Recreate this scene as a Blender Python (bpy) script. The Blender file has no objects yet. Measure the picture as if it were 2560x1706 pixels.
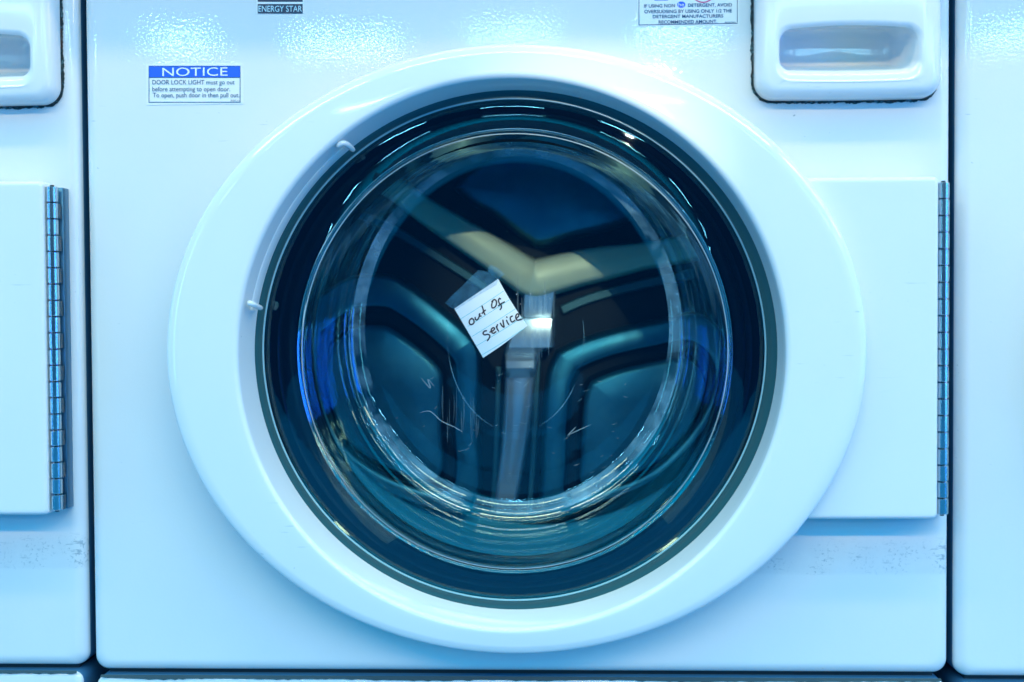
import bpy, bmesh, math, random
from mathutils import Vector, Matrix
random.seed(7)
R = math.radians
sc = bpy.context.scene
col = sc.collection

# ------------------------------------------------------------------ camera
# the photo plane is the machine's front sheet (y = 0); Z0 is the height of the picture centre above the floor
Z0 = 0.62
S = 0.000343
DIST = 0.9
FPX = DIST / S
yaw, pitch, roll = R(1.87), R(1.5), 0.0058
fwd = Vector((-math.sin(yaw) * math.cos(pitch), math.cos(yaw) * math.cos(pitch), -math.sin(pitch)))
right = fwd.cross(Vector((0, 0, 1))).normalized()
up = right.cross(fwd).normalized()
r2 = right * math.cos(roll) - up * math.sin(roll)
u2 = up * math.cos(roll) + right * math.sin(roll)
CAM = Vector((0, 0, Z0)) - fwd * DIST
cam_d = bpy.data.cameras.new('camera')
cam = bpy.data.objects.new('camera', cam_d)
col.objects.link(cam)
cam.matrix_world = Matrix(((r2.x, u2.x, -fwd.x, CAM.x), (r2.y, u2.y, -fwd.y, CAM.y), (r2.z, u2.z, -fwd.z, CAM.z), (0, 0, 0, 1)))
cam_d.sensor_width = 36
cam_d.lens = FPX * 36 / 2353
cam_d.clip_start = 0.01
cam_d.clip_end = 100
cam_d.dof.use_dof = True
cam_d.dof.focus_distance = 0.94
cam_d.dof.aperture_fstop = 4.5
sc.camera = cam

# ------------------------------------------------------------------ light
w = bpy.data.worlds.new('World')
sc.world = w
w.use_nodes = True
bg = w.node_tree.nodes['Background']
# the blue-lit room: brighter towards the ceiling, darker across the aisle
wn = w.node_tree
_tc = wn.nodes.new('ShaderNodeTexCoord')
_sx = wn.nodes.new('ShaderNodeSeparateXYZ')
_rp = wn.nodes.new('ShaderNodeValToRGB')
_mr = wn.nodes.new('ShaderNodeMapRange')
_mr.inputs['From Min'].default_value = -1
wn.links.new(_tc.outputs['Generated'], _sx.inputs[0])
wn.links.new(_sx.outputs[2], _mr.inputs['Value'])
wn.links.new(_mr.outputs[0], _rp.inputs[0])
el = _rp.color_ramp.elements
el[0].position = 0.0; el[0].color = (0.0005, 0.50, 0.95, 1)
el[1].position = 1.0; el[1].color = (0.001, 0.57, 0.92, 1)
for p_, c_ in ((0.28, (0.0005, 0.42, 0.85)), (0.38, (0.0005, 0.020, 0.065)), (0.625, (0.0005, 0.018, 0.06)), (0.71, (0.001, 0.56, 0.92))):
    e = el.new(p_); e.color = (*c_, 1)
wn.links.new(_rp.outputs[0], bg.inputs['Color'])
bg.inputs['Strength'].default_value = 2.36


def lamp(name, loc, target, sx, sy, power, color):
    d = bpy.data.lights.new(name, 'AREA')
    d.shape = 'RECTANGLE'
    d.size, d.size_y = sx, sy
    d.energy = power
    d.color = color
    o = bpy.data.objects.new(name, d)
    col.objects.link(o)
    o.location = loc
    v = Vector(target) - Vector(loc)
    o.rotation_euler = v.to_track_quat('-Z', 'Y').to_euler()
    return o


KEY = (1.0, 0.74, 0.38)
for k in range(5):      # bare tubes in front of the machines
    x = -1.15 + k * 1.05
    lamp('ceiling_tube', (x, -1.9, Z0 + 1.27), (x, 0, Z0), 0.92, 0.10, 8.3, KEY)
for k in range(5):      # bare tubes nearly overhead
    x = -1.15 + k * 1.05
    lamp('ceiling_tube', (x, -0.62, Z0 + 1.55), (x, 0, Z0), 0.92, 0.08, 6.2, KEY)
for k, (ln, pw, dz) in enumerate(((0.47, 4.5, 0), (0.38, 3.6, 0.02), (0.60, 5.2, 0.0), (0.5, 3.2, 0.03), (0.5, 4.0, 0.02), (0.66, 5.6, -0.02), (0.5, 3.5, 0.0), (0.62, 4.6, 0.04), (0.47, 4, 0))):
    x = -3.185 + k * 1.0      # far row, mirrored in the enamel
    lamp('ceiling_lamp', (x, -6.0, Z0 + 1.65 + dz), (x * 0.3, 0, Z0), ln, 0.042, pw * 0.95, (0.32, 0.75, 1.0))
# added spot, no such fixture in the room, brightens the spider in the drum
d = bpy.data.lights.new('drum_fill_spot', 'SPOT')
d.energy = 185; d.color = (1.0, 1.0, 0.74); d.spot_size = R(4.8); d.spot_blend = 0.9; d.shadow_soft_size = 0.006
o = bpy.data.objects.new('drum_fill_spot', d); col.objects.link(o)
o.location = (0.40, -3.0, Z0 + 0.78)
o.rotation_euler = (Vector((0.02, 0.28, Z0 + 0.055)) - Vector(o.location)).to_track_quat('-Z', 'Y').to_euler()
# deep blue lamps added to both sides for the reflections in the door collar
lamp('added_side_lamp', (1.9, -1.1, Z0 + 0.12), (0, 0, Z0), 0.45, 0.8, 12.0, (0.01, 0.18, 1.0))
lamp('added_side_lamp', (-1.9, -1.1, Z0 + 0.12), (0, 0, Z0), 0.30, 0.6, 5.0, (0.01, 0.18, 1.0))
# tall pale lamps added at both sides for streaks of reflection in the bowl
for x, y, sz, hh, pw in ((2.4, -0.75, 0.10, 1.3, 2.6), (2.1, -2.1, 0.14, 1.2, 3.0), (-2.4, -0.9, 0.10, 1.3, 2.4), (-2.0, -2.3, 0.12, 1.1, 2.4)):
    lamp('streak_lamp', (x, y, Z0 + 0.25), (0, 0, Z0), sz, hh, pw * 1.4, (0.25, 0.80, 1.0))

sc.view_settings.view_transform = 'Standard'
sc.view_settings.look = 'None'
sc.view_settings.exposure = 0
sc.view_settings.gamma = 1
sc.view_settings.use_curve_mapping = False
sc.render.engine = 'CYCLES'
sc.cycles.max_bounces = 24
sc.cycles.transmission_bounces = 16
sc.cycles.glossy_bounces = 8
sc.cycles.transparent_max_bounces = 16


# ------------------------------------------------------------------ helpers
def P(x, y, d=0.0):
    """point of the photo (2353 x 1568 pixels) on the plane y = d"""
    ray = fwd + r2 * ((x - 1176.5) / FPX) - u2 * ((y - 784) / FPX)
    t = (d - CAM.y) / ray.y
    return CAM + ray * t


def Q(x, y, d=0.0):      # the same from pixels of the full 2560 x 1706 frame
    return P(x / 1.088, y / 1.088, d)


def obj(name, bm, mat, parent=None, smooth=40, origin=None, label=None, recalc=True):
    if recalc:
        bmesh.ops.recalc_face_normals(bm, faces=bm.faces)
    org = origin if origin is not None else (Vector(parent['org']) if parent is not None and 'org' in parent else Vector())
    bmesh.ops.translate(bm, verts=bm.verts, vec=-org)
    me = bpy.data.meshes.new(name)
    bm.to_mesh(me)
    bm.free()
    mats = mat if isinstance(mat, (list, tuple)) else [mat]
    for m in mats:
        me.materials.append(m)
    if smooth:
        me.shade_smooth()
        me.set_sharp_from_angle(angle=R(smooth))
    o = bpy.data.objects.new(name, me)
    col.objects.link(o)
    if parent is not None:
        o.parent = parent
        if 'org' in parent:
            o['org'] = list(parent['org'])
    else:
        o.location = org
    if label:
        o['label'] = label
    return o


def tag(o, label, cat, group=None, kind=None):
    if label: o['label'] = label
    if cat: o['category'] = cat
    if group: o['group'] = group
    if kind: o['kind'] = kind


def empty(name, loc, label, cat, group=None):
    o = bpy.data.objects.new(name, None)
    col.objects.link(o)
    o.location = loc
    o['org'] = list(loc)
    tag(o, label, cat, group)
    return o


def loft(bm, loops, closed=True, cap0=False, cap1=False, mi=0):
    rows = [[bm.verts.new(p) for p in l] for l in loops]
    n = len(rows[0])
    for a, b in zip(rows, rows[1:]):
        for i in range(n if closed else n - 1):
            j = (i + 1) % n
            f = bm.faces.new((a[i], a[j], b[j], b[i]))
            f.material_index = mi
    for flag, row in ((cap0, rows[0]), (cap1, rows[-1])):
        if flag:
            c = Vector()
            for v in row: c += v.co
            cv = bm.verts.new(c / n)
            for i in range(n):
                f = bm.faces.new((row[i], row[(i + 1) % n], cv))
                f.material_index = mi
    return rows


def rr(x0, x1, z0, z1, r, y, n=8, ns=10, bow=None):
    """rounded rectangle in the plane y, counter-clockwise, a fixed number of points; bow = (top, bottom) bulge"""
    pts = []
    cs = [(x1 - r, z0 + r, -90), (x1 - r, z1 - r, 0), (x0 + r, z1 - r, 90), (x0 + r, z0 + r, 180)]
    for k, (cx, cz, a0) in enumerate(cs):
        for i in range(n + 1):
            a = R(a0 + 90 * i / n)
            pts.append((cx + r * math.cos(a), cz + r * math.sin(a)))
        nx = cs[(k + 1) % 4]
        a = R(nx[2])
        q0 = pts[-1]
        q1 = (nx[0] + r * math.cos(a), nx[1] + r * math.sin(a))
        for i in range(1, ns):
            t = i / ns
            pts.append((q0[0] + (q1[0] - q0[0]) * t, q0[1] + (q1[1] - q0[1]) * t))
    out = []
    for x, z in pts:
        if bow:
            u = (x - x0) / (x1 - x0) * 2 - 1
            v = (z - z0) / (z1 - z0)
            z += (1 - u * u) * (bow[0] * v - bow[1] * (1 - v))
        out.append(Vector((x, y, z)))
    return out


def box(bm, x0, x1, y0, y1, z0, z1, r=0.0, mi=0):
    vs = [bm.verts.new((x, y, z)) for x in (x0, x1) for y in (y0, y1) for z in (z0, z1)]
    fs = [(0, 1, 3, 2), (4, 6, 7, 5), (0, 4, 5, 1), (2, 3, 7, 6), (0, 2, 6, 4), (1, 5, 7, 3)]
    faces = [bm.faces.new([vs[i] for i in f]) for f in fs]
    for f in faces: f.material_index = mi
    if r:
        es = list({e for f in faces for e in f.edges})
        bmesh.ops.bevel(bm, geom=es, offset=r, segments=3, affect='EDGES', profile=0.5)


NS = 192


def ell(cx, cz, rx, rz, y, n=NS):
    return [Vector((cx + rx * math.cos(2 * math.pi * i / n), y, cz + rz * math.sin(2 * math.pi * i / n))) for i in range(n)]


def ell_px(x0, x1, y0, y1, d):
    """centre and radii of the ellipse seen between these photo limits on the plane y = d"""
    cxp, cyp = (x0 + x1) / 2, (y0 + y1) / 2
    a, b = P(x0, cyp, d), P(x1, cyp, d)
    c, e = P(cxp, y1, d), P(cxp, y0, d)
    return ((a.x + b.x) / 2, (c.z + e.z) / 2, (b.x - a.x) / 2, (e.z - c.z) / 2)


def lerp_loop(a, b, t, y=None):
    out = []
    for p, q in zip(a, b):
        v = p.lerp(q, t)
        if y is not None: v.y = y
        out.append(v)
    return out


def ribbon(bm, pts, width, mi=0, taper=False, normal=Vector((0, -1, 0))):
    """flat stroke along a polyline"""
    pts = [Vector(p) for p in pts]
    n = len(pts)
    L, Rr = [], []
    for i, p in enumerate(pts):
        t = (pts[min(i + 1, n - 1)] - pts[max(i - 1, 0)]).normalized()
        s = t.cross(normal).normalized()
        wd = width(i / (n - 1)) if callable(width) else width
        if taper: wd *= math.sin(math.pi * min(max(i / (n - 1), 0.06), 0.94)) ** 0.6
        L.append(bm.verts.new(p + s * wd / 2)); Rr.append(bm.verts.new(p - s * wd / 2))
    for i in range(n - 1):
        f = bm.faces.new((L[i], L[i + 1], Rr[i + 1], Rr[i])); f.material_index = mi


def spline(pts, k=8):
    """Catmull-Rom through the points"""
    pts = [Vector(p) for p in pts]
    out = []
    for i in range(len(pts) - 1):
        p0, p1, p2, p3 = pts[max(i - 1, 0)], pts[i], pts[i + 1], pts[min(i + 2, len(pts) - 1)]
        for j in range(k):
            t = j / k
            out.append(0.5 * ((2 * p1) + (p2 - p0) * t + (2 * p0 - 5 * p1 + 4 * p2 - p3) * t * t + (3 * p1 - p0 - 3 * p2 + p3) * t ** 3))
    out.append(pts[-1])
    return out


def disc(bm, c, r, n=14):
    vs = [bm.verts.new(c + Vector((math.cos(2 * math.pi * i / n) * r, 0, math.sin(2 * math.pi * i / n) * r))) for i in range(n)]
    bm.faces.new(vs)


def quad(bm, pts, mi=0):
    f = bm.faces.new([bm.verts.new(p) for p in pts]); f.material_index = mi


def text_bm(bm, s, x0, x1, y0, y1, d, bold=0.0, mi=0, skew=0.0):
    """letters fitted into the photo box x0..x1, y0..y1 (cap height / full height) on the plane y = d"""
    cu = bpy.data.curves.new('lettering', 'FONT')
    cu.body = s
    cu.size = 1
    cu.offset = bold
    cu.resolution_u = 4
    to = bpy.data.objects.new('lettering', cu)
    col.objects.link(to)
    dg = bpy.context.evaluated_depsgraph_get()
    me = bpy.data.meshes.new_from_object(to.evaluated_get(dg))
    xs = [v.co.x for v in me.vertices]; ys = [v.co.y for v in me.vertices]
    mx0, mx1, my0, my1 = min(xs), max(xs), min(ys), max(ys)
    base = len(bm.verts)
    vs = []
    for v in me.vertices:
        u = (v.co.x - mx0) / (mx1 - mx0)
        t = (v.co.y - my0) / (my1 - my0)
        vs.append(bm.verts.new(P(x0 + (x1 - x0) * u, y1 + (y0 - y1) * t + skew * u, d)))
    for p in me.polygons:
        f = bm.faces.new([vs[i] for i in p.vertices]); f.material_index = mi
    bpy.data.objects.remove(to)
    bpy.data.curves.remove(cu)
    bpy.data.meshes.remove(me)


# ------------------------------------------------------------------ materials
def mat(name, color, rough=0.4, metal=0.0, **kw):
    m = bpy.data.materials.new(name)
    m.use_nodes = True
    b = m.node_tree.nodes['Principled BSDF']
    b.inputs['Base Color'].default_value = (*color, 1)
    b.inputs['Roughness'].default_value = rough
    b.inputs['Metallic'].default_value = metal
    for k, v in kw.items():
        b.inputs[k.replace('_', ' ')].default_value = v
    return m


def nd(m, t, **kw):
    n = m.node_tree.nodes.new(t)
    for k, v in kw.items():
        if k.startswith('i_'):
            n.inputs[k[2:]].default_value = v
        else:
            setattr(n, k, v)
    return n


def lk(m, a, b):
    m.node_tree.links.new(a, b)


def math_node(m, op, a, b=None, clamp=False):
    n = nd(m, 'ShaderNodeMath', operation=op)
    n.use_clamp = clamp
    for i, v in enumerate((a, b)):
        if v is None: continue
        if isinstance(v, (int, float)): n.inputs[i].default_value = v
        else: lk(m, v, n.inputs[i])
    return n.outputs[0]


def noise(m, vec, scale, detail=2, rough=0.5):
    n = nd(m, 'ShaderNodeTexNoise')
    n.inputs['Scale'].default_value = scale
    n.inputs['Detail'].default_value = detail
    n.inputs['Roughness'].default_value = rough
    lk(m, vec, n.inputs['Vector'])
    return n.outputs['Fac']


def ramp(m, fac, a, b):
    n = nd(m, 'ShaderNodeMapRange', interpolation_type='SMOOTHSTEP')
    n.inputs['From Min'].default_value = a
    n.inputs['From Max'].default_value = b
    lk(m, fac, n.inputs['Value'])
    return n.outputs[0]


def stretched(m, vec, sx, sy, sz):
    n = nd(m, 'ShaderNodeMapping')
    n.inputs['Scale'].default_value = (sx, sy, sz)
    lk(m, vec, n.inputs['Vector'])
    return n.outputs[0]


def mixcol(m, fac, a, b):
    n = nd(m, 'ShaderNodeMix', data_type='RGBA')
    lk(m, fac, n.inputs[0])
    for s, v in ((6, a), (7, b)):
        if isinstance(v, tuple): n.inputs[s].default_value = (*v, 1)
        else: lk(m, v, n.inputs[s])
    return n.outputs[2]


def white_coat(name, base, rough, peel, dirt, marks):
    """white enamel or plastic: orange peel, faint cloudy grime, short scuffs and specks"""
    m = mat(name, base, rough)
    b = m.node_tree.nodes['Principled BSDF']
    tc = nd(m, 'ShaderNodeTexCoord').outputs['Object']
    cloudy = ramp(m, noise(m, tc, 9, 4, 0.6), 0.35, 0.75)
    c = mixcol(m, math_node(m, 'MULTIPLY', cloudy, 0.06), base, (0.45, 0.52, 0.56))
    if marks:
        sp = ramp(m, noise(m, stretched(m, tc, 0.45, 1, 1), 300, 3, 0.6), 0.70, 0.76)
        area = ramp(m, noise(m, tc, 11, 2), 0.52, 0.66)
        st = ramp(m, noise(m, stretched(m, tc, 0.07, 1, 1), 420, 2, 0.5), 0.71, 0.78)
        f = math_node(m, 'MULTIPLY', math_node(m, 'MAXIMUM', sp, st), math_node(m, 'MULTIPLY', area, marks))
        c = mixcol(m, f, c, (0.16, 0.26, 0.33))
    if dirt:
        sx = nd(m, 'ShaderNodeSeparateXYZ'); lk(m, tc, sx.inputs[0])
        z0, z1, x0 = dirt
        band = math_node(m, 'MULTIPLY', ramp(m, sx.outputs[2], z0, z0 + 0.004), ramp(m, sx.outputs[2], z1, z1 - 0.016))
        band = math_node(m, 'MULTIPLY', band, ramp(m, sx.outputs[0], x0, x0 + 0.09))
        s1 = ramp(m, noise(m, tc, 380, 4, 0.65), 0.53, 0.68)
        s2 = ramp(m, noise(m, stretched(m, tc, 0.25, 1, 1), 260, 3, 0.6), 0.58, 0.68)
        grp = ramp(m, noise(m, tc, 38, 3), 0.42, 0.62)
        f = math_node(m, 'MULTIPLY', math_node(m, 'MAXIMUM', s1, s2), math_node(m, 'MULTIPLY', band, grp))
        f = math_node(m, 'ADD', math_node(m, 'MULTIPLY', f, 0.55), math_node(m, 'MULTIPLY', band, math_node(m, 'MULTIPLY', noise(m, tc, 60, 3), 0.16)))
        c = mixcol(m, f, c, (0.12, 0.22, 0.28))
    lk(m, c, b.inputs['Base Color'])
    if peel:
        bp = nd(m, 'ShaderNodeBump')
        bp.inputs['Strength'].default_value = peel
        bp.inputs['Distance'].default_value = 0.001
        lk(m, noise(m, tc, 430, 1.0, 0.4), bp.inputs['Height'])
        lk(m, bp.outputs[0], b.inputs['Normal'])
    return m


M = {}
M['enamel'] = white_coat('white_enamel', (0.80, 0.80, 0.80), 0.03, 0.042, (P(2000, 1325).z, P(2000, 1225).z, 0.09), 0.9)
M['plastic'] = white_coat('white_plastic', (0.82, 0.82, 0.82), 0.045, 0.0, None, 0.8)
M['bracket'] = white_coat('white_bracket', (0.80, 0.80, 0.80), 0.28, 0.03, None, 0.2)
M['drawer'] = white_coat('white_drawer', (0.80, 0.80, 0.80), 0.10, 0.0, None, 0.25)
M['steel'] = mat('brushed_steel', (0.50, 0.58, 0.64), 0.20, 1.0)
M['side'] = mat('side_sheet', (0.04, 0.16, 0.30), 0.5)  # sheet darkened in colour to give the shade of the gaps
M['leaf'] = mat('hinge_leaf', (0.10, 0.24, 0.36), 0.35, 0.9)
M['dark'] = mat('dark_seam', (0.015, 0.03, 0.04), 0.6)
M['rubber'] = mat('grey_green_rubber', (0.015, 0.09, 0.11), 0.35)
M['black'] = mat('black_gloss', (0.002, 0.003, 0.008), 0.14, 0.0, Specular_IOR_Level=0.12)
M['black'].node_tree.nodes['Principled BSDF'].inputs['Specular Tint'].default_value = (0.35, 0.72, 1.0, 1)
M['ink'] = mat('blue_ink', (0.0, 0.07, 0.20), 0.4)
M['sticker'] = mat('label_film', (0.84, 0.84, 0.84), 0.25)
M['blue'] = mat('label_blue', (0.01, 0.12, 0.85), 0.3)
M['pale'] = mat('label_white', (0.85, 0.88, 0.9), 0.3)
M['navy'] = mat('label_navy', (0.005, 0.03, 0.08), 0.3)
M['magenta'] = mat('label_red', (0.65, 0.05, 0.2), 0.35)
M['paper'] = mat('note_paper', (0.80, 0.82, 0.86), 0.7)
M['rule'] = mat('ruled_line', (0.10, 0.55, 0.58), 0.7)
M['marker'] = mat('black_marker', (0.010, 0.008, 0.03), 0.5)
M['wall'] = mat('dark_wall', (0.05, 0.06, 0.08), 0.8)
M['floor'] = mat('grey_floor', (0.010, 0.15, 0.27), 0.5)

M['chip'] = mat('chipped_edge', (0.02, 0.06, 0.08), 0.7)
# grime: dark with rust flecks
m = M['grime'] = mat('grime', (0.02, 0.04, 0.05), 0.8)
tc = nd(m, 'ShaderNodeTexCoord').outputs['Object']
f = ramp(m, noise(m, tc, 260, 3, 0.7), 0.50, 0.66)
c = mixcol(m, f, (0.02, 0.035, 0.04), (0.10, 0.22, 0.26))
g = ramp(m, noise(m, stretched(m, tc, 1, 1, 0.5), 120, 3, 0.6), 0.58, 0.68)
c = mixcol(m, math_node(m, 'MULTIPLY', g, 0.45), c, (0.16, 0.06, 0.03))
lk(m, c, m.node_tree.nodes['Principled BSDF'].inputs['Base Color'])

# door glass
m = M['glass'] = bpy.data.materials.new('door_glass')
m.use_nodes = True
nt = m.node_tree
nt.nodes.remove(nt.nodes['Principled BSDF'])
gl = nd(m, 'ShaderNodeBsdfGlass')
gl.inputs['Color'].default_value = (0.93, 0.98, 0.99, 1)
gl.inputs['Roughness'].default_value = 0.0
gl.inputs['IOR'].default_value = 1.48
lk(m, gl.outputs[0], nt.nodes['Material Output'].inputs['Surface'])

# the end pane has parallel skins: light goes straight through, the skins only reflect
m = M['pane'] = bpy.data.materials.new('end_pane_glass')
m.use_nodes = True
nt = m.node_tree
nt.nodes.remove(nt.nodes['Principled BSDF'])
tr = nd(m, 'ShaderNodeBsdfTransparent'); tr.inputs['Color'].default_value = (0.93, 0.975, 0.985, 1)
gs = nd(m, 'ShaderNodeBsdfGlossy'); gs.inputs['Roughness'].default_value = 0.01
gs.inputs['Color'].default_value = (0.55, 0.88, 1.0, 1)
tc = nd(m, 'ShaderNodeTexCoord').outputs['Object']
bp = nd(m, 'ShaderNodeBump'); bp.inputs['Strength'].default_value = 0.05; bp.inputs['Distance'].default_value = 0.002
lk(m, noise(m, tc, 34, 2, 0.5), bp.inputs['Height']); lk(m, bp.outputs[0], gs.inputs['Normal'])
lw = nd(m, 'ShaderNodeLayerWeight'); lw.inputs['Blend'].default_value = 0.5
f = math_node(m, 'ADD', math_node(m, 'MULTIPLY', math_node(m, 'POWER', lw.outputs['Facing'], 4.0), 0.8), 0.075)
mx = nd(m, 'ShaderNodeMixShader')
lk(m, f, mx.inputs[0]); lk(m, tr.outputs[0], mx.inputs[1]); lk(m, gs.outputs[0], mx.inputs[2])
lk(m, mx.outputs[0], nt.nodes['Material Output'].inputs['Surface'])

# clear sticky tape
m = M['tape'] = bpy.data.materials.new('clear_tape')
m.use_nodes = True
nt = m.node_tree
b = nt.nodes['Principled BSDF']
b.inputs['Base Color'].default_value = (0.08, 0.36, 0.60, 1)
b.inputs['Roughness'].default_value = 0.35
tr = nd(m, 'ShaderNodeBsdfTransparent')
mx = nd(m, 'ShaderNodeMixShader')
tc = nd(m, 'ShaderNodeTexCoord').outputs['Object']
fac = nd(m, 'ShaderNodeMapRange')
lk(m, noise(m, tc, 120, 4, 0.7), fac.inputs['Value'])
fac.inputs['From Min'].default_value = 0.3; fac.inputs['From Max'].default_value = 0.75
fac.inputs['To Min'].default_value = 0.10; fac.inputs['To Max'].default_value = 0.34
lk(m, fac.outputs[0], mx.inputs[0]); lk(m, tr.outputs[0], mx.inputs[1]); lk(m, b.outputs[0], mx.inputs[2])
lk(m, mx.outputs[0], nt.nodes['Material Output'].inputs['Surface'])

# pale scratches, smears and painted glints on glass
def haze_mat(name, color, alpha):
    m = bpy.data.materials.new(name)
    m.use_nodes = True
    nt = m.node_tree
    b = nt.nodes['Principled BSDF']
    b.inputs['Base Color'].default_value = (*color, 1)
    b.inputs['Roughness'].default_value = 0.5
    b.inputs['Alpha'].default_value = alpha
    return m
M['scratch_glint'] = haze_mat('scratch_glint_white', (0.75, 0.85, 0.9), 0.5)
m = M['thin_layer'] = haze_mat('bowl_glint', (0.40, 0.74, 0.92), 0.2)  # pale band painted where the bowl's bend catches a reflection
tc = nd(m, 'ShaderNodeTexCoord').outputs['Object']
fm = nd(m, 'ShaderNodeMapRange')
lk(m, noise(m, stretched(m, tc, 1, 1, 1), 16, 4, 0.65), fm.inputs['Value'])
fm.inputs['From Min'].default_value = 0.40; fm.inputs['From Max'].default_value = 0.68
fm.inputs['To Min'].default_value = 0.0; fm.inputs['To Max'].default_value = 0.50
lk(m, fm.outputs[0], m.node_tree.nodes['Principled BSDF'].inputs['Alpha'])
M['smear'] = haze_mat('wipe_smear', (0.55, 0.75, 0.85), 0.09)

# drum steel
m = M['drum'] = mat('drum_steel', (0.30, 0.40, 0.44), 0.34, 0.85)
b = m.node_tree.nodes['Principled BSDF']
tc = nd(m, 'ShaderNodeTexCoord').outputs['Object']
c = mixcol(m, ramp(m, noise(m, tc, 14, 4, 0.6), 0.35, 0.7), (0.03, 0.22, 0.33), (0.07, 0.32, 0.42))
lk(m, c, b.inputs['Base Color'])
rg = nd(m, 'ShaderNodeMapRange')
lk(m, noise(m, tc, 40, 3), rg.inputs['Value'])
rg.inputs['To Min'].default_value = 0.30; rg.inputs['To Max'].default_value = 0.50
lk(m, rg.outputs[0], b.inputs['Roughness'])

M['drum_dark'] = mat('drum_shaded_steel', (0.003, 0.013, 0.020), 0.6, 0.0, Specular_IOR_Level=0.2)  # shade of the grooves and drum back put into this dark colour
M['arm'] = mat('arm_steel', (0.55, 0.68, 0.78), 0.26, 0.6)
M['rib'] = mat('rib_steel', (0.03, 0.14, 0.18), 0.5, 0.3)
M['lit_arm'] = mat('lit_spider', (0.76, 0.84, 0.60), 0.42, 0.15)  # light on the upper arms put into a pale warm colour
# perforated drum wall
m = M['drum_wall'] = mat('drum_wall_steel', (0.05, 0.55, 0.80), 0.4, 0.1)

# ------------------------------------------------------------------ the middle machine
X0, X1 = P(201.5, 784).x, P(2185, 784).x
ZT, ZB = Z0 + 0.42, P(1176, 1547).z
XC = (X0 + X1) / 2
PITCH = (X1 - X0) + 0.0052
BASE = Vector((XC, 0, 0.0))
machine = empty('washing_machine', (XC, 0, 0), 'white washing machine in the middle with a note on its glass door', 'washing machine', 'row of washing machines')
DOORC = P(1183, 805)

# cabinet: front sheet with a round opening, rolled edges, sides going back
bm = bmesh.new()
RB = 0.009
loops = []
for k in range(7):
    a = R(90 * k / 6)
    ins = RB * (1 - math.cos(R(90) - a)) if False else RB * (1 - math.sin(R(90) - a)) 
    loops.append(None)
loops = [rr(X0, X1, ZB, ZT, 0.010, 0.62)]
for k in range(7):
    a = R(90 * k / 6)
    ins = RB * (1 - math.cos(a))
    y = RB * (1 - math.sin(a))
    loops.append(rr(X0 + ins, X1 - ins, ZB + ins, ZT - ins, max(0.011 - ins * 0.3, 0.002), y))
i2 = RB + 0.002
loops.append(rr(X0 + i2, X1 - i2, ZB + i2, ZT - i2, 0.008, 0))
i3 = i2 + 0.008
loops.append(rr(X0 + i3, X1 - i3, ZB + i3, ZT - i3, 0.0002, 0))
loft(bm, loops[:2], mi=1)
loft(bm, loops[1:])
bmesh.ops.remove_doubles(bm, verts=bm.verts, dist=0.00001)
# the flat sheet, open behind the door and behind the drawer's finger recess
RX0, RX1, RZ0, RZ1 = P(1782, 110).x, P(2122, 110).x, P(1950, 178).z, P(1950, 50).z
gx = sorted([X0 + i3 + (X1 - X0 - 2 * i3) * i / 110 for i in range(111)] + [RX0, RX1])
gz = sorted([ZB + i3 + (ZT - ZB - 2 * i3) * i / 110 for i in range(111)] + [RZ0, RZ1])
gv = [[bm.verts.new((x, 0, z)) for x in gx] for z in gz]
for j in range(len(gz) - 1):
    for i in range(len(gx) - 1):
        q_ = [gv[j][i], gv[j][i + 1], gv[j + 1][i + 1], gv[j + 1][i]]
        mid = sum((v.co for v in q_), Vector()) / 4
        if max((v.co - Vector((DOORC.x, 0, DOORC.z))).length for v in q_) < 0.233: continue
        if RX0 < mid.x < RX1 and RZ0 < mid.z < RZ1: continue
        f = bm.faces.new(q_)
bmesh.ops.delete(bm, geom=[v for v in bm.verts if not v.link_faces], context='VERTS')
cabinet = obj('cabinet', bm, [M['enamel'], M['side']], machine)

# dark recess under the cabinet and the base panel below it
bm = bmesh.new()
box(bm, X0 + 0.010, X1 - 0.010, 0.010, 0.60, ZB - 0.03, ZB + 0.004)
obj('plinth_gap', bm, M['dark'], machine, smooth=0)
bm = bmesh.new()
zt = P(1176, 1557).z
loops = [rr(X0 + 0.003, X1 - 0.003, 0.02, zt, 0.008, 0.60)]
for k in range(5):
    a = R(90 * k / 4)
    ins = 0.004 * (1 - math.cos(a))
    loops.append(rr(X0 + 0.003 + ins, X1 - 0.003 - ins, 0.02 + ins, zt - ins, 0.008, -0.002 + 0.004 * (1 - math.sin(a))))
loft(bm, loops[:2], cap0=True, mi=1)
loft(bm, loops[1:], cap1=True)
bmesh.ops.remove_doubles(bm, verts=bm.verts, dist=0.00001)
base = obj('base_panel', bm, [M['enamel'], M['side']], machine)
# chipped paint line along its top edge
bm = bmesh.new()
n = 220
up_, lo_ = [], []
for i in range(n + 1):
    x = X0 + 0.007 + (X1 - X0 - 0.014) * i / n
    w1 = (0.5 + 0.5 * math.sin(i * 0.13) * math.sin(i * 0.047 + 1)) * min(1, i / 14, (n - i) / 14)
    d = 0.0003 + 0.0014 * w1 + 0.0010 * random.random() ** 3
    up_.append(bm.verts.new((x, -0.0012, zt + 0.0012))); lo_.append(bm.verts.new((x, -0.0026, zt - 0.0003 - d)))
for i in range(n):
    bm.faces.new((up_[i], up_[i + 1], lo_[i + 1], lo_[i]))
obj('paint_chip', bm, M['chip'], base)

# control console overhanging the front, above the picture
bm = bmesh.new()
zc = P(1176, 125).z + 0.062 * 2.136
box(bm, X0 + 0.002, X1 - 0.002, -0.062, 0.0, zc, ZT + 0.10, 0.006)
obj('control_console', bm, M['enamel'], machine)

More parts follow.
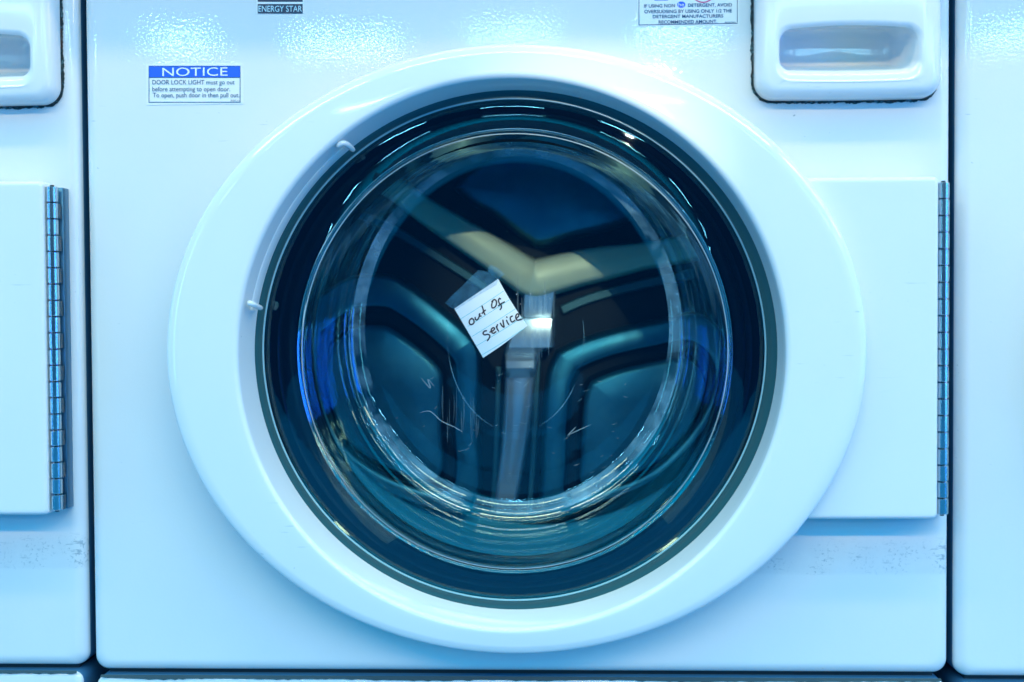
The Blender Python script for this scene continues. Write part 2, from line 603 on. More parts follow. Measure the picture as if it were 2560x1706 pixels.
# ------------------------------------------------------------------ door
F_E, F_L, F_G = -0.036, -0.0372, 0.002
eo = ell_px(380, 1995, 100, 1505, F_E)
ei = ell_px(549, 1805, 181, 1440, F_L + 0.004)
eg = ell_px(586, 1786, 208, 1400, F_G)


def grow(e, d):
    return (e[0], e[1], e[2] + d, e[3] + d)


bm = bmesh.new()
loops = [ell(*grow(eo, -0.022), -0.010), ell(*grow(eo, -0.004), -0.011), ell(*grow(eo, -0.0005), -0.013), ell(*eo, F_E + 0.004)]
for k in range(1, 5):
    a = R(90 * k / 4)
    loops.append(ell(*grow(eo, -0.0035 * (1 - math.cos(a))), F_E + 0.004 - 0.0035 * math.sin(a)))
face0 = ell(*grow(eo, -0.0055), F_E - 0.0003)
RL = 0.0042
face1 = ell(*grow(ei, RL), F_L)
for k in range(0, 9):
    t = k / 8
    y = F_E - 0.0003 + (F_L - F_E + 0.0003) * (1 - (1 - t) ** 1.25)
    loops.append(lerp_loop(face0, face1, t, y))
for k in range(1, 8):
    a = R(90 * k / 7)
    loops.append(ell(*grow(ei, RL * (1 - math.sin(a))), F_L + RL * (1 - math.cos(a))))
inner = ell(*ei, F_L + RL)
eg_loop = ell(*eg, F_G)
loops += [lerp_loop(inner, eg_loop, 0.5, F_L + RL + 0.010), lerp_loop(inner, eg_loop, 0.96, F_G - 0.002), ell(*grow(eg, 0.0), F_G)]
loft(bm, loops)
door = obj('door', bm, M['plastic'], machine, smooth=60)

# snap-in trim on the inner lip, upper left, with its two hooked ends
bm = bmesh.new()
N = 60
arc = []
a0, a1 = math.atan2(805 - 336, 800 - 1183), math.atan2(805 - 707, 588 - 1183)
for i in range(N + 1):
    a = a0 + (a1 - a0) * i / N
    arc.append(a)
prof = [(0.0035, -0.012), (0.002, -0.016), (-0.0005, -0.016), (-0.0015, -0.013), (-0.0015, -0.004), (0.004, -0.002)]
rows = []
for a in arc:
    bx, bz = ei[0] * 0.35 + eg[0] * 0.65, ei[1] * 0.35 + eg[1] * 0.65
    rx, rz = ei[2] * 0.35 + eg[2] * 0.65, ei[3] * 0.35 + eg[3] * 0.65
    rows.append([Vector((bx + (rx + d) * math.cos(a), y, bz + (rz + d) * math.sin(a))) for d, y in prof])
loft(bm, rows, closed=True, cap0=True, cap1=True)
trim = obj('lip_trim', bm, M['plastic'], door)
for path in (((774, 338, -0.030), (787, 329, -0.031), (800, 334, -0.026), (813, 346, -0.012)), ((570, 697, -0.030), (578, 698, -0.031), (588, 703, -0.026), (601, 709, -0.012))):
    bm = bmesh.new()
    sp = spline([P(*p_) for p_ in path], 5)
    rows = []
    for i, c in enumerate(sp):
        t = (sp[min(i + 1, len(sp) - 1)] - sp[max(i - 1, 0)]).normalized()
        e = i / (len(sp) - 1)
        rad = 0.0022 * min(1, 0.35 + 6 * e, 0.45 + 6 * (1 - e))
        s1 = t.cross(Vector((0.3, 1, 0.2))).normalized(); s2 = t.cross(s1)
        rows.append([c + s1 * rad * math.cos(R(36 * j)) + s2 * rad * math.sin(R(36 * j)) for j in range(10)])
    loft(bm, rows, cap0=True, cap1=True)
    obj('hook', bm, M['plastic'], door)

# seal ring round the glass
e2 = ell_px(604, 1760, 226, 1380, 0.004)
bm = bmesh.new()
o_, i_ = ell(*grow(eg, 0.001), F_G + 0.0005), ell(*e2, 0.004)
loops = [ell(*grow(eg, 0.004), 0.012), o_]
for t, y in ((0.06, -0.0005), (0.14, -0.0008), (0.30, -0.0002), (0.75, 0.0), (0.86, -0.0008), (0.94, -0.0008)):
    loops.append(lerp_loop(o_, i_, t, F_G + y))
loops += [i_, ell(*e2, 0.012)]
loft(bm, loops)
obj('door_seal', bm, M['rubber'], door, smooth=60)
# thin bright bead
bm = bmesh.new()
loops = []
for k in range(7):
    a = R(60 * k)
    loops.append(ell(*grow(e2, 0.0008 * math.cos(a) - 0.0004), 0.0030 + 0.0010 * math.sin(a)))
loft(bm, loops)
obj('seal_bead', bm, mat('bead_plastic', (0.35, 0.55, 0.6), 0.15), door, smooth=60)

# black inner collar behind the glass flange, stepped in rings
e3 = ell_px(700, 1668, 312, 1300, 0.020)
bm = bmesh.new()
o_ = ell(*grow(e2, 0.002), 0.008)
i_ = ell(*grow(e3, -0.002), 0.040)
loops = []
steps = [(0.0, 0.006), (0.05, 0.010), (0.12, 0.010), (0.16, 0.0145), (0.30, 0.0150), (0.34, 0.012), (0.40, 0.013), (0.46, 0.019),
         (0.60, 0.0235), (0.72, 0.027), (0.76, 0.025), (0.82, 0.027), (0.90, 0.034), (1.0, 0.040)]
for t, y in steps:
    loops.append(lerp_loop(o_, i_, t, y))
loops.append(ell(*grow(e3, 0.004), 0.075))
loft(bm, loops)
obj('collar', bm, M['black'], door, smooth=50)

# glass: flange and deep bowl, one solid pane with two skins
GT = 0.0045
eb = ell_px(826, 1550, 345, 1166, 0.080)
rim_f = ell(*grow(e2, -0.0005), 0.0060)
mouth = ell(*e3, 0.0085)
bot = ell(*eb, 0.080)
front = [(rim_f, 0.0, 0.0061), (lerp_loop(rim_f, mouth, 0.015), 0, 0.0060), (lerp_loop(rim_f, mouth, 0.35), 0, 0.0062), (lerp_loop(rim_f, mouth, 0.85), 0, 0.0066),
         (lerp_loop(rim_f, mouth, 0.96), 0, 0.0070), (mouth, 0, 0.0095)]
loops_f = [[Vector((p.x, y, p.z)) for p in l] for l, _, y in front]
wall = []
for k in range(1, 29):
    t = (k / 28) ** 1.25
    y = 0.0095 + 0.0690 * (1 - (1 - t) ** 2.0)
    y += 0.00035 * math.sin(t * 41) * (1 - t) + 0.00022 * math.sin(t * 95) * t * (1.05 - t) * 3
    wall.append((t, y))
for t, y in wall:
    loops_f.append(lerp_loop(mouth, bot, t, y))
cx, cz = eb[0], eb[1]
for s, y in ((0.965, 0.0803), (0.92, 0.0812), (0.85, 0.0818), (0.75, 0.0822), (0.6, 0.0826), (0.45, 0.0829), (0.3, 0.0831), (0.15, 0.0832)):
    loops_f.append(ell(cx, cz, eb[2] * s, eb[3] * s, y))
rows_b = []
nf = len(loops_f)
for k, l in enumerate(loops_f):
    # offset along the profile normal
    a = loops_f[max(k - 1, 0)]; b_ = loops_f[min(k + 1, nf - 1)]
    row = []
    for i in range(NS):
        t = (b_[i] - a[i])
        c = Vector((l[i].x - cx, 0, l[i].z - cz)).normalized()
        rad, dy = t.dot(c), t.y
        nrm = Vector((c.x * dy, -rad, c.z * dy)).normalized()   # outward and back
        row.append(l[i] + nrm * GT * (1.0 if k < 6 else 1.0 + 0.25 * math.sin(k * 1.7)))
    rows_b.append(row)
bm = bmesh.new()
NW = len(front) + len(wall)      # the wall rows; beyond them the nearly flat end pane
NA, NB = len(front) + 2, NW
NF = 4
rf = loft(bm, loops_f[:NF], mi=1)
loft(bm, loops_f[NF - 1:NA])
loft(bm, loops_f[NA - 1:NB], mi=1)
loft(bm, loops_f[NW - 1:], cap1=True, mi=1)
rb = loft(bm, rows_b[:NF], mi=1)
loft(bm, rows_b[NF - 1:NA])
loft(bm, rows_b[NA - 1:NB], mi=1)
loft(bm, rows_b[NW - 1:], cap1=True, mi=1)
for i in range(NS):
    j = (i + 1) % NS
    bm.faces.new((rf[0][i], rf[0][j], rb[0][j], rb[0][i]))
bmesh.ops.remove_doubles(bm, verts=bm.verts, dist=0.00001)
glass = obj('door_glass', bm, [M['glass'], M['pane']], door, smooth=60)

# scratches, chips of glue and smears on the glass
bm = bmesh.new()
GY = 0.0800


def strokes(lst, wd, d=0.0812):
    for s in lst:
        ribbon(bm, spline([P(x, y, d) for x, y in s], 5), wd, taper=True)


def c6(x, y):            # pixels of an enlarged view, to photo pixels
    return ((620 + x * 0.5695) / 1.088, (800 + y * 0.5695) / 1.088)


strokes([[c6(755, 408), c6(800, 402), c6(850, 445), c6(905, 470), c6(940, 492)], [c6(1505, 460), c6(1450, 485), c6(1400, 508)],
         [c6(760, 255), c6(800, 300), c6(790, 262), c6(818, 292)], [c6(905, 470), c6(938, 490)], [c6(1440, 470), c6(1405, 505)]], 0.0006)
for _ in range(40):
    x, y = random.uniform(900, 1450), random.uniform(860, 1090)
    a = random.uniform(-0.8, 0.3)
    l = random.uniform(4, 22)
    strokes([[(x, y), (x + l * math.cos(a) * 0.5, y + l * math.sin(a) * 0.5 + 1), (x + l * math.cos(a), y + l * math.sin(a))]], 0.00022)
for _ in range(26):
    p = P(random.gauss(1230, 60), random.gauss(690, 60), 0.0812)
    disc(bm, p, random.uniform(0.0002, 0.0005), 6)
for _ in range(46):
    x, y = random.choice(((1245, 725), (1245, 725), (1200, 780), (1060, 960))); x += random.gauss(0, 26); y += random.gauss(0, 25)
    l = random.uniform(40, 120)
    d_ = 0.0812 - random.random() * 0.0002
    ribbon(bm, [P(x, y - l / 2, d_), P(x + random.uniform(-1, 1), y, d_), P(x + random.uniform(-2, 2), y + l / 2, d_)], random.uniform(0.0004, 0.0016), mi=1, taper=True)
obj('scratch_marks', bm, [M['scratch_glint'], M['smear']], door, smooth=0)
# reflection along the bend of the bowl painted as a pale band, plus a thin arc
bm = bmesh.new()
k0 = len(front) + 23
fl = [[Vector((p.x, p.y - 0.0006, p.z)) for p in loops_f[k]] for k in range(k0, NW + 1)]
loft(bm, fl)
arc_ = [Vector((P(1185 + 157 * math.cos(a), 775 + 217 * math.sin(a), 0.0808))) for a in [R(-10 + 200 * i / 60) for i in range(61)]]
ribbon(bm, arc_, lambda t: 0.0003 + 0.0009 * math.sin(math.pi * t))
obj('bowl_glint', bm, M['thin_layer'], door, smooth=60)
# glint where the bowl leaves the flange, put in as a pale ring
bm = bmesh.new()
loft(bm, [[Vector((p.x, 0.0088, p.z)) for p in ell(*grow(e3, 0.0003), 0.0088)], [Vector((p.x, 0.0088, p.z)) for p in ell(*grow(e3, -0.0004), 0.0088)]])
obj('edge_glint', bm, M['scratch_glint'], door, smooth=0)

# hinge bracket beside the round door
BD = -0.0255
bx0, bx1 = P(1835, 800, BD).x, P(2157, 800, BD).x
bz1, bz0 = P(2000, 407, BD).z, P(2000, 1194, BD).z
bm = bmesh.new()
loops = [rr(bx0, bx1, bz0, bz1, 0.004, -0.006)]
for k in range(6):
    a = R(90 * k / 5)
    ins = 0.003 * (1 - math.cos(a))
    loops.append(rr(bx0 + ins, bx1 - ins, bz0 + ins, bz1 - ins, 0.004 - ins * 0.4, BD + 0.003 - 0.003 * math.sin(a)))
loops.append(rr(bx0 + 0.005, bx1 - 0.005, bz0 + 0.005, bz1 - 0.005, 0.003, BD))
loft(bm, loops, cap1=True, cap0=True)
obj('hinge_bracket', bm, M['bracket'], machine)

# piano hinge: leaf and knuckles
HX = P(2166, 800, -0.0195).x
HR = 0.0045
hz1, hz0 = P(2170, 418, -0.023).z, P(2170, 1184, -0.023).z
bm = bmesh.new()
box(bm, HX - 0.0015, HX + 0.0050, -0.0120, -0.0005, hz0, hz1, 0.0004)
hinge = obj('hinge', bm, M['leaf'], machine, smooth=30)
NK = 20
kl = (hz1 - hz0) / NK
proto = None
for k in range(NK):
    if k < 2:
        bm = bmesh.new()
        rad = HR if k == 0 else HR * 0.985
        rows = []
        for z, rs in ((0.0004, 0.9), (0.0008, 1.0), (kl - 0.0008, 1.0), (kl - 0.0004, 0.9)):
            rows.append([Vector((HX + rad * rs * math.cos(R(18 * j)), -0.0195 + rad * rs * math.sin(R(18 * j)), hz0 + z)) for j in range(20)])
        loft(bm, rows, cap0=True, cap1=True)
        # strap from the knuckle to its leaf
        if k == 0:
            box(bm, HX + HR - 0.0016, HX + HR + 0.0003, -0.0195, -0.0150, hz0 + 0.0006, hz0 + kl - 0.0006)
        else:
            box(bm, HX - HR - 0.0003, HX - HR + 0.0016, -0.0212, -0.0150, hz0 + 0.0006, hz0 + kl - 0.0006)
        o = obj('knuckle', bm, M['steel'], hinge, smooth=40)
        pr = (pr, o) if k else o
    if k >= 2:
        o = pr[k % 2].copy()
        col.objects.link(o)
        o.parent = hinge
    if k == 0:
        o.location = (0, 0, 0)
    else:
        o.location = (0, 0, kl * k)
# pin end
bm = bmesh.new()
rows = [[Vector((HX + 0.0016 * math.cos(R(30 * j)), -0.0195 + 0.0016 * math.sin(R(30 * j)), z)) for j in range(12)] for z in (hz0 - 0.001, hz1 + 0.001)]
loft(bm, rows, cap0=True, cap1=True)
obj('hinge_pin', bm, M['dark'], hinge)

# detergent drawer with a finger recess
DD = -0.0175
dx0, dx1 = P(1738, 120, DD + 0.004).x, P(2165, 120, DD + 0.004).x
dz0, dz1 = P(1950, 223, DD + 0.004).z, P(1950, -150, DD).z
bm = bmesh.new()
loops = [rr(dx0, dx1, dz0, dz1, 0.014, -0.002, bow=(0, 0.0008))]
for k in range(8):
    a = R(90 * k / 7)
    ins = 0.0085 * (1 - math.cos(a))
    loops.append(rr(dx0 + ins, dx1 - ins, dz0 + ins, dz1 - ins, 0.014 - ins * 0.5, DD + 0.009 - 0.009 * math.sin(a), bow=(0, 0.0008)))
qx0, qx1 = P(1793, 110, DD).x, P(2112, 110, DD).x
qz1, qz0 = P(1950, 66, DD).z, P(1950, 160, DD).z
BW = (0.0030, 0.0012)
loops.append(rr(dx0 + 0.012, dx1 - 0.012, dz0 + 0.012, dz1 - 0.012, 0.010, DD - 0.0003, bow=(0, 0.0008)))
loops.append(rr(qx0 - 0.0042, qx1 + 0.0042, qz0 - 0.0085, qz1 + 0.0040, 0.012, DD - 0.0005, bow=BW))
loops.append(rr(qx0 - 0.0034, qx1 + 0.0034, qz0 - 0.0072, qz1 + 0.0030, 0.011, DD - 0.0004, bow=BW))
loops.append(rr(qx0 - 0.0018, qx1 + 0.0018, qz0 - 0.0040, qz1 + 0.0012, 0.010, DD + 0.0004, bow=BW))
loops.append(rr(qx0 - 0.0006, qx1 + 0.0006, qz0 - 0.0012, qz1 + 0.0002, 0.0095, DD + 0.0016, bow=BW))
loops.append(rr(qx0, qx1, qz0, qz1, 0.009, DD + 0.003, bow=BW))
loops.append(rr(qx0 + 0.001, qx1 - 0.002, qz0 + 0.004, qz1 + 0.004, 0.008, DD + 0.016, bow=BW))
loops.append(rr(qx0 + 0.003, qx1 - 0.006, qz0 + 0.0100, qz1 + 0.006, 0.008, DD + 0.032, bow=BW))
loops.append(rr(qx0 + 0.006, qx1 - 0.010, qz0 + 0.0125, qz1 + 0.006, 0.006, DD + 0.0370, bow=BW))
loops.append(rr(qx0 + 0.008, qx1 - 0.013, qz0 + 0.0140, qz1 + 0.005, 0.006, DD + 0.0382, bow=BW))
loops.append(rr(qx0 + 0.012, qx1 - 0.017, qz0 + 0.0160, qz1 + 0.003, 0.004, DD + 0.0394, bow=BW))
loops.append(rr(qx0 + 0.022, qx1 - 0.026, qz0 + 0.0180, qz1 - 0.002, 0.003, DD + 0.0398, bow=BW))
loft(bm, loops, cap1=True)
drawer = obj('detergent_drawer', bm, M['drawer'], machine, smooth=38)
# grime in the seam round the drawer
bm = bmesh.new()
out = rr(dx0, dx1, dz0, dz1, 0.014, -0.0006, n=16, ns=120, bow=(0, 0.0008))
n = len(out)
va, vb = [], []
cc = Vector(((dx0 + dx1) / 2, 0, (dz0 + dz1) / 2))
prev = 0.0
for i, p in enumerate(out):
    q = out[(i + 1) % n]; r_ = out[i - 1]
    t = (q - r_).normalized()
    nn = Vector((t.z, 0, -t.x))
    prev = prev * 0.7 + random.random() ** 2 * 0.0011
    wd = 0.0010 + prev * 0.7
    if abs(nn.z) > 0.7 and nn.z < 0: wd = 0.0005 + prev * 1.05
    va.append(bm.verts.new(p - nn * 0.002)); vb.append(bm.verts.new(p + nn * wd))
for i in range(n):
    j = (i + 1) % n
    bm.faces.new((va[i], va[j], vb[j], vb[i]))
obj('seam_grime', bm, M['grime'], drawer, smooth=0)

# ------------------------------------------------------------------ drum behind the glass
HD = 0.30
hub = P(1232, 690, HD)
drum_c = hub
bm = bmesh.new()
prof = [(0.245, 0.095), (0.255, 0.10), (0.262, 0.11), (0.265, 0.14), (0.265, 0.30), (0.262, 0.325), (0.250, 0.338), (0.20, 0.335), (0.10, 0.330), (0.02, 0.330)]
axis = [Vector((DOORC.x, 0, DOORC.z + 0.0)), hub]
loops = []
for r_, y in prof:
    t = min(max((y - 0.1) / (HD - 0.1), 0), 1)
    c = Vector((DOORC.x + (hub.x - DOORC.x) * t, y, DOORC.z + 0.006 + (hub.z - DOORC.z) * t))
    loops.append(ell(c.x, c.z, r_, r_, y, 96))
loft(bm, loops[:7])
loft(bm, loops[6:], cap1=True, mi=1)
bmesh.ops.remove_doubles(bm, verts=bm.verts, dist=0.00002)
drum = obj('drum', bm, [M['drum_wall'], M['drum_dark']], machine, smooth=50)

# front boot of the tub between collar and drum
bm = bmesh.new()
c0 = (DOORC.x, DOORC.z)
loops = [ell(*c0, 0.221, 0.221, 0.016, 96), ell(*c0, 0.215, 0.215, 0.05, 96), ell(*c0, 0.20, 0.20, 0.062, 96), ell(*c0, 0.215, 0.215, 0.075, 96), ell(*c0, 0.222, 0.222, 0.085, 96), ell(*c0, 0.25, 0.25, 0.096, 96)]
loft(bm, loops)
obj('door_boot', bm, mat('grey_boot', (0.05, 0.20, 0.28), 0.45), machine, smooth=60)


def h(x, y, d):
    """point from enlarged view of the upper half (2353 wide over 1340 px) on plane d"""
    return P((620 + x * 0.5695) / 1.088, (200 + y * 0.5695) / 1.088, d)


def poly_pad(name, pts, d0, d1, soft, parent, centre=None, plate=0.0, gd=0.014, dome=0.0):
    """pressed panel with rounded shoulders over a smooth outline; plate > 0 presses a second plate inside a channel"""
    ring = spline(pts + [pts[0]], 6)[:-1]
    c = centre or sum(ring, Vector()) / len(ring)
    size = sum((p - c).length for p in ring) / len(ring)
    bm = bmesh.new()

    def at(sc_, y):
        return [Vector((c.x + (p.x - c.x) * sc_, y, c.z + (p.z - c.z) * sc_)) for p in ring]
    k_ = 1 / size
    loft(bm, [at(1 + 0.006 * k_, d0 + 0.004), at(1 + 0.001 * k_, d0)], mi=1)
    steel = [at(1 + 0.001 * k_, d0), at(1, d0 - 0.003)]
    for k in range(1, 7):
        a = R(90 * k / 6)
        steel.append(at(1 - soft * k_ * (1 - math.cos(a)), d0 - 0.003 + (d1 - d0 + 0.003) * math.sin(a)))
    if plate:
        w_ = 0.0165 * k_
        steel.append(at(plate + w_ + 0.004 * k_, d1 - 0.0002))
        steel.append(at(plate + w_, d1 + 0.0015))
        loft(bm, steel)
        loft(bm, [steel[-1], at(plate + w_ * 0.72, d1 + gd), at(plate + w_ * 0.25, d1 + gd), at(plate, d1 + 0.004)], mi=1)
        loft(bm, [at(plate, d1 + 0.004), at(plate - 0.0015 * k_, d1 + 0.001), at(plate - 0.006 * k_, d1 - 0.001), at(plate * 0.5, d1 - 0.002)], cap1=True)
    else:
        for q in (0.75, 0.5, 0.25):
            steel.append(at(q * (1 - soft * k_), d1 - dome * (1 - q * q)))
        loft(bm, steel, cap1=True)
    bmesh.ops.remove_doubles(bm, verts=bm.verts, dist=0.00002)
    return obj(name, bm, [M['drum'], M['drum_dark']], parent, smooth=60)


# three pressed panels between the arms of the spider
PD = 0.312
upper = [h(900, 470, PD), h(960, 400, PD), h(1090, 330, PD), h(1280, 310, PD), h(1480, 350, PD), h(1640, 460, PD), h(1690, 570, PD), h(1640, 640, PD), h(1420, 700, PD), h(1290, 735, PD), h(1225, 708, PD), h(1070, 595, PD), h(960, 530, PD)]
poly_pad('pressed_panel', upper, 0.338, 0.304, 0.012, drum, dome=0.004)
left = [h(250, 1000, PD), h(420, 870, PD), h(600, 850, PD), h(700, 890, PD), h(860, 1005, PD), h(1000, 1140, PD), h(1025, 1250, PD), h(1015, 1500, PD), h(1000, 1880, PD), h(700, 1850, PD), h(380, 1640, PD), h(240, 1300, PD)]
poly_pad('pressed_panel', left, 0.338, 0.305, 0.006, drum, h(560, 1480, PD), 0.64)
right_p = [h(1350, 1190, PD), h(1430, 1150, PD), h(1560, 1105, PD), h(1760, 1060, PD), h(2000, 1030, PD), h(2130, 1200, PD), h(2040, 1480, PD), h(1800, 1740, PD), h(1560, 1850, PD), h(1300, 1900, PD), h(1285, 1700, PD), h(1290, 1500, PD), h(1310, 1290, PD)]
poly_pad('pressed_panel', right_p, 0.338, 0.305, 0.006, drum, h(1780, 1560, PD), 0.64)


# spider: three arms meeting in a blunt hub
def arm(pts, widths, d):
    pts = [Vector(p) for p in pts]
    sp = spline(pts, 8)
    n = len(sp)
    rows = []
    for i, p in enumerate(sp):
        t = (sp[min(i + 1, n - 1)] - sp[max(i - 1, 0)]).normalized()
        s = t.cross(Vector((0, 1, 0))).normalized()
        f_ = i / (n - 1) * (len(widths) - 1)
        a = int(min(f_, len(widths) - 2)); wd = widths[a] + (widths[a + 1] - widths[a]) * (f_ - a)
        row = []
        for u, y in ((-0.60, 0.045), (-0.53, 0.012), (-0.47, 0.003), (-0.36, 0.0), (0.36, 0.0), (0.47, 0.003), (0.53, 0.012), (0.60, 0.045)):
            row.append(p + s * wd * u + Vector((0, y, 0)))
        rows.append(row)
    bm = bmesh.new()
    loft(bm, rows, closed=False)
    return bm


# the two upper arms form one shallow V, the light on them in the colour
obj('spider_arm', arm([h(460, 350, 0.294), h(640, 470, 0.293), h(760, 560, 0.292), h(900, 650, 0.290), h(1060, 750, 0.286), h(1180, 830, 0.280), h(1250, 868, 0.276), h(1320, 855, 0.278), h(1460, 820, 0.284), h(1620, 790, 0.289), h(1760, 765, 0.292), h(1900, 740, 0.294), h(2080, 705, 0.294)],
    [0.022, 0.022, 0.024, 0.028, 0.032, 0.034, 0.036, 0.034, 0.031, 0.025, 0.025, 0.025], 0), M['lit_arm'], drum, smooth=50)
obj('spider_arm', arm([h(1130, 1850, 0.293), h(1160, 1650, 0.292), h(1180, 1480, 0.290), h(1195, 1300, 0.288), h(1215, 1180, 0.290)], [0.022, 0.024, 0.027, 0.030, 0.032], 0), M['arm'], drum, smooth=50)
# thin stiffening ribs in the gaps
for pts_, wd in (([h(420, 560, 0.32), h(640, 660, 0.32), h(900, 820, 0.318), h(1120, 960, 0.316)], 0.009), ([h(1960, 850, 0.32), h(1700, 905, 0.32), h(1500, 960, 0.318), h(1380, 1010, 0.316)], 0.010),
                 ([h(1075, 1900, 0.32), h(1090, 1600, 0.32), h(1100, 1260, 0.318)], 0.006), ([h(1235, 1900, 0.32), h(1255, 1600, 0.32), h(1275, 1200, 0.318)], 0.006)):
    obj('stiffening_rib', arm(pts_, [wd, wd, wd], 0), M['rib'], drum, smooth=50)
# hub: a stepped boss hanging below the V
rows = []
for cy_, cx_, wd, y in ((880, 1280, 0.034, 0.282), (930, 1280, 0.033, 0.288), (1030, 1270, 0.032, 0.290), (1043, 1262, 0.036, 0.268), (1050, 1258, 0.038, 0.262),
                        (1110, 1248, 0.042, 0.260), (1175, 1235, 0.046, 0.262), (1190, 1215, 0.040, 0.278), (1203, 1200, 0.034, 0.281), (1215, 1196, 0.032, 0.270), (1235, 1195, 0.031, 0.266), (1265, 1195, 0.031, 0.266), (1290, 1195, 0.030, 0.274), (1310, 1193, 0.028, 0.290)):
    c = h(cx_, cy_, y)
    rows.append([c + Vector((wd * u, dy, 0)) for u, dy in ((-0.56, 0.05), (-0.5, 0.004), (-0.45, 0.0005), (-0.3, 0), (0, -0.0008), (0.3, 0), (0.45, 0.0005), (0.5, 0.004), (0.56, 0.05))])
bm = bmesh.new()
loft(bm, rows, closed=False)
obj('hub_boss', bm, M['arm'], drum, smooth=40)

# ------------------------------------------------------------------ stickers
def frame_bm(bm, x0, y0, x1, y1, d, t, mi):
    for a, b_, c_, e in ((x0, y0, x1, y0 + t), (x0, y1 - t, x1, y1), (x0, y0 + t, x0 + t, y1 - t), (x1 - t, y0 + t, x1, y1 - t)):
        quad(bm, [P(a, b_, d), P(c_, b_, d), P(c_, e, d), P(a, e, d)], mi)


def rect_bm(bm, x0, y0, x1, y1, d, mi=0):
    quad(bm, [P(x0, y0, d), P(x1, y0, d), P(x1, y1, d), P(x0, y1, d)], mi)


def thin_layer(x0, y0, x1, y1, t=0.0003):
    a, b_ = P(x0, y1), P(x1, y0)
    bm = bmesh.new()
    box(bm, a.x, b_.x, -t, 0.0, a.z, b_.z)
    return bm


T1, T2 = -0.0005, -0.0007
sticker_parts = []
o = obj('notice_label', thin_layer(337, 146, 558, 242), M['sticker'], machine, smooth=0, label='notice label with a blue header bar')
sticker_parts.append(o)
bm = bmesh.new()
rect_bm(bm, 342.5, 152.5, 551.5, 178, T1, 0)
obj('header', bm, M['blue'], o, smooth=0)
bm = bmesh.new()
frame_bm(bm, 341.5, 151.5, 552.5, 236, T1 - 0.00003, 1.6, 0)
rect_bm(bm, 343, 177.4, 551, 179, T1 - 0.00003, 0)
text_bm(bm, 'DOOR LOCK LIGHT must go out', 350, 539, 184, 197.5, T2)
text_bm(bm, 'before attempting to open door.', 350, 529, 199.5, 213.5, T2)
text_bm(bm, 'To open, push door in then pull out.', 351, 550, 213.5, 227.5, T2)
text_bm(bm, '802071 R1', 530, 550, 229.5, 233, T2)
obj('lettering', bm, M['ink'], o, smooth=0)
bm = bmesh.new()
text_bm(bm, 'NOTICE', 373, 523, 156, 175.5, T2, skew=-1)
obj('headline', bm, M['pale'], o, smooth=0)

o = obj('energy_label', thin_layer(590, -70, 697, 33), M['pale'], machine, smooth=0, label='dark label with pale capital letters')
sticker_parts.append(o)
bm = bmesh.new()
rect_bm(bm, 592, -64, 695.5, 4.5, T1)
rect_bm(bm, 592, 9.5, 695.5, 31.5, T1)
obj('printed_block', bm, M['navy'], o, smooth=0)
bm = bmesh.new()
text_bm(bm, 'ENERGY STAR', 594, 694, 13.5, 27.5, T2, bold=0.004)
obj('lettering', bm, mat('label_pale_blue', (0.5, 0.75, 0.85), 0.3), o, smooth=0)

o = obj('detergent_label', thin_layer(1464, -90, 1699, 62), M['sticker'], machine, smooth=0, label='white detergent label with dark capitals')
sticker_parts.append(o)
bm = bmesh.new()
for a, b_, c_, e in ((1467.5, -85, 1469, 58), (1693.5, -85, 1695, 52)):
    rect_bm(bm, a, b_, c_, e, T1)
quad(bm, [P(1467.5, 57, T1), P(1695, 53, T1), P(1695, 54.6, T1), P(1467.5, 58.6, T1)])
text_bm(bm, 'IF USING NON', 1480, 1551, 10.2, 18, T2, bold=0.012, skew=-1)
text_bm(bm, 'DETERGENT, AVOID', 1581, 1682, 8.4, 17.6, T2, bold=0.012, skew=-1)
text_bm(bm, 'OVERSUDSING BY USING ONLY 1/2 THE', 1480.5, 1682, 23, 31, T2, bold=0.012, skew=-2)
text_bm(bm, 'DETERGENT MANUFACTURERS', 1500, 1662, 34.5, 42.3, T2, bold=0.012, skew=-1.6)
text_bm(bm, 'RECOMMENDED AMOUNT.', 1513.5, 1648, 47.2, 55, T2, bold=0.012, skew=-1.6)
text_bm(bm, '80207491', 1666, 1690, 50.0, 53.5, T2)
obj('lettering', bm, M['ink'], o, smooth=0)
bm = bmesh.new()
rect_bm(bm, 1503.5, -40, 1535, 1.2, T1)
c_ = P(1565.5, 11, T1)
vs = [bm.verts.new(c_ + Vector((9.3 * S * math.cos(R(12 * i)), 0, 7.2 * S * math.sin(R(12 * i))))) for i in range(30)]
bm.faces.new(vs)
obj('emblem', bm, M['blue'], o, smooth=0)
bm = bmesh.new()
text_bm(bm, 'he', 1559, 1572, 6.5, 15, T2)
obj('emblem_letter', bm, M['pale'], o, smooth=0)
bm = bmesh.new()
c_ = P(1616, -22, T1)
pts = [c_ + Vector((27 * S * math.cos(R(6 * i)), 0, 27 * S * math.sin(R(6 * i)))) for i in range(61)]
ribbon(bm, pts, 0.0009)
obj('emblem_ring', bm, M['magenta'], o, smooth=0)

# ------------------------------------------------------------------ the neighbours
def copy_tree(o, parent=None, skip=()):
    c = o.copy()
    col.objects.link(c)
    if parent is not None: c.parent = parent
    for ch in list(o.children):
        if ch in skip: continue
        copy_tree(ch, c, skip)
    return c


skip = set(sticker_parts) | {x for x in bpy.data.objects if x.name.startswith('scratch_marks')}
lm = copy_tree(machine, None, skip)
lm.location = (XC - PITCH, 0, 0.0032)
lm['label'] = 'white washing machine cut by the left picture edge, its long hinge and drawer corner showing'
rm = copy_tree(machine, None, skip)
rm.location = (XC + PITCH, 0, -0.0025)
rm['label'] = 'white washing machine cut by the right picture edge, only a plain front strip showing'

# ------------------------------------------------------------------ the note
ND = 0.0795
note_tl, note_tr, note_br, note_bl = (1135.8, 772), (1245.5, 697.6), (1318.3, 814.7), (1208, 895)


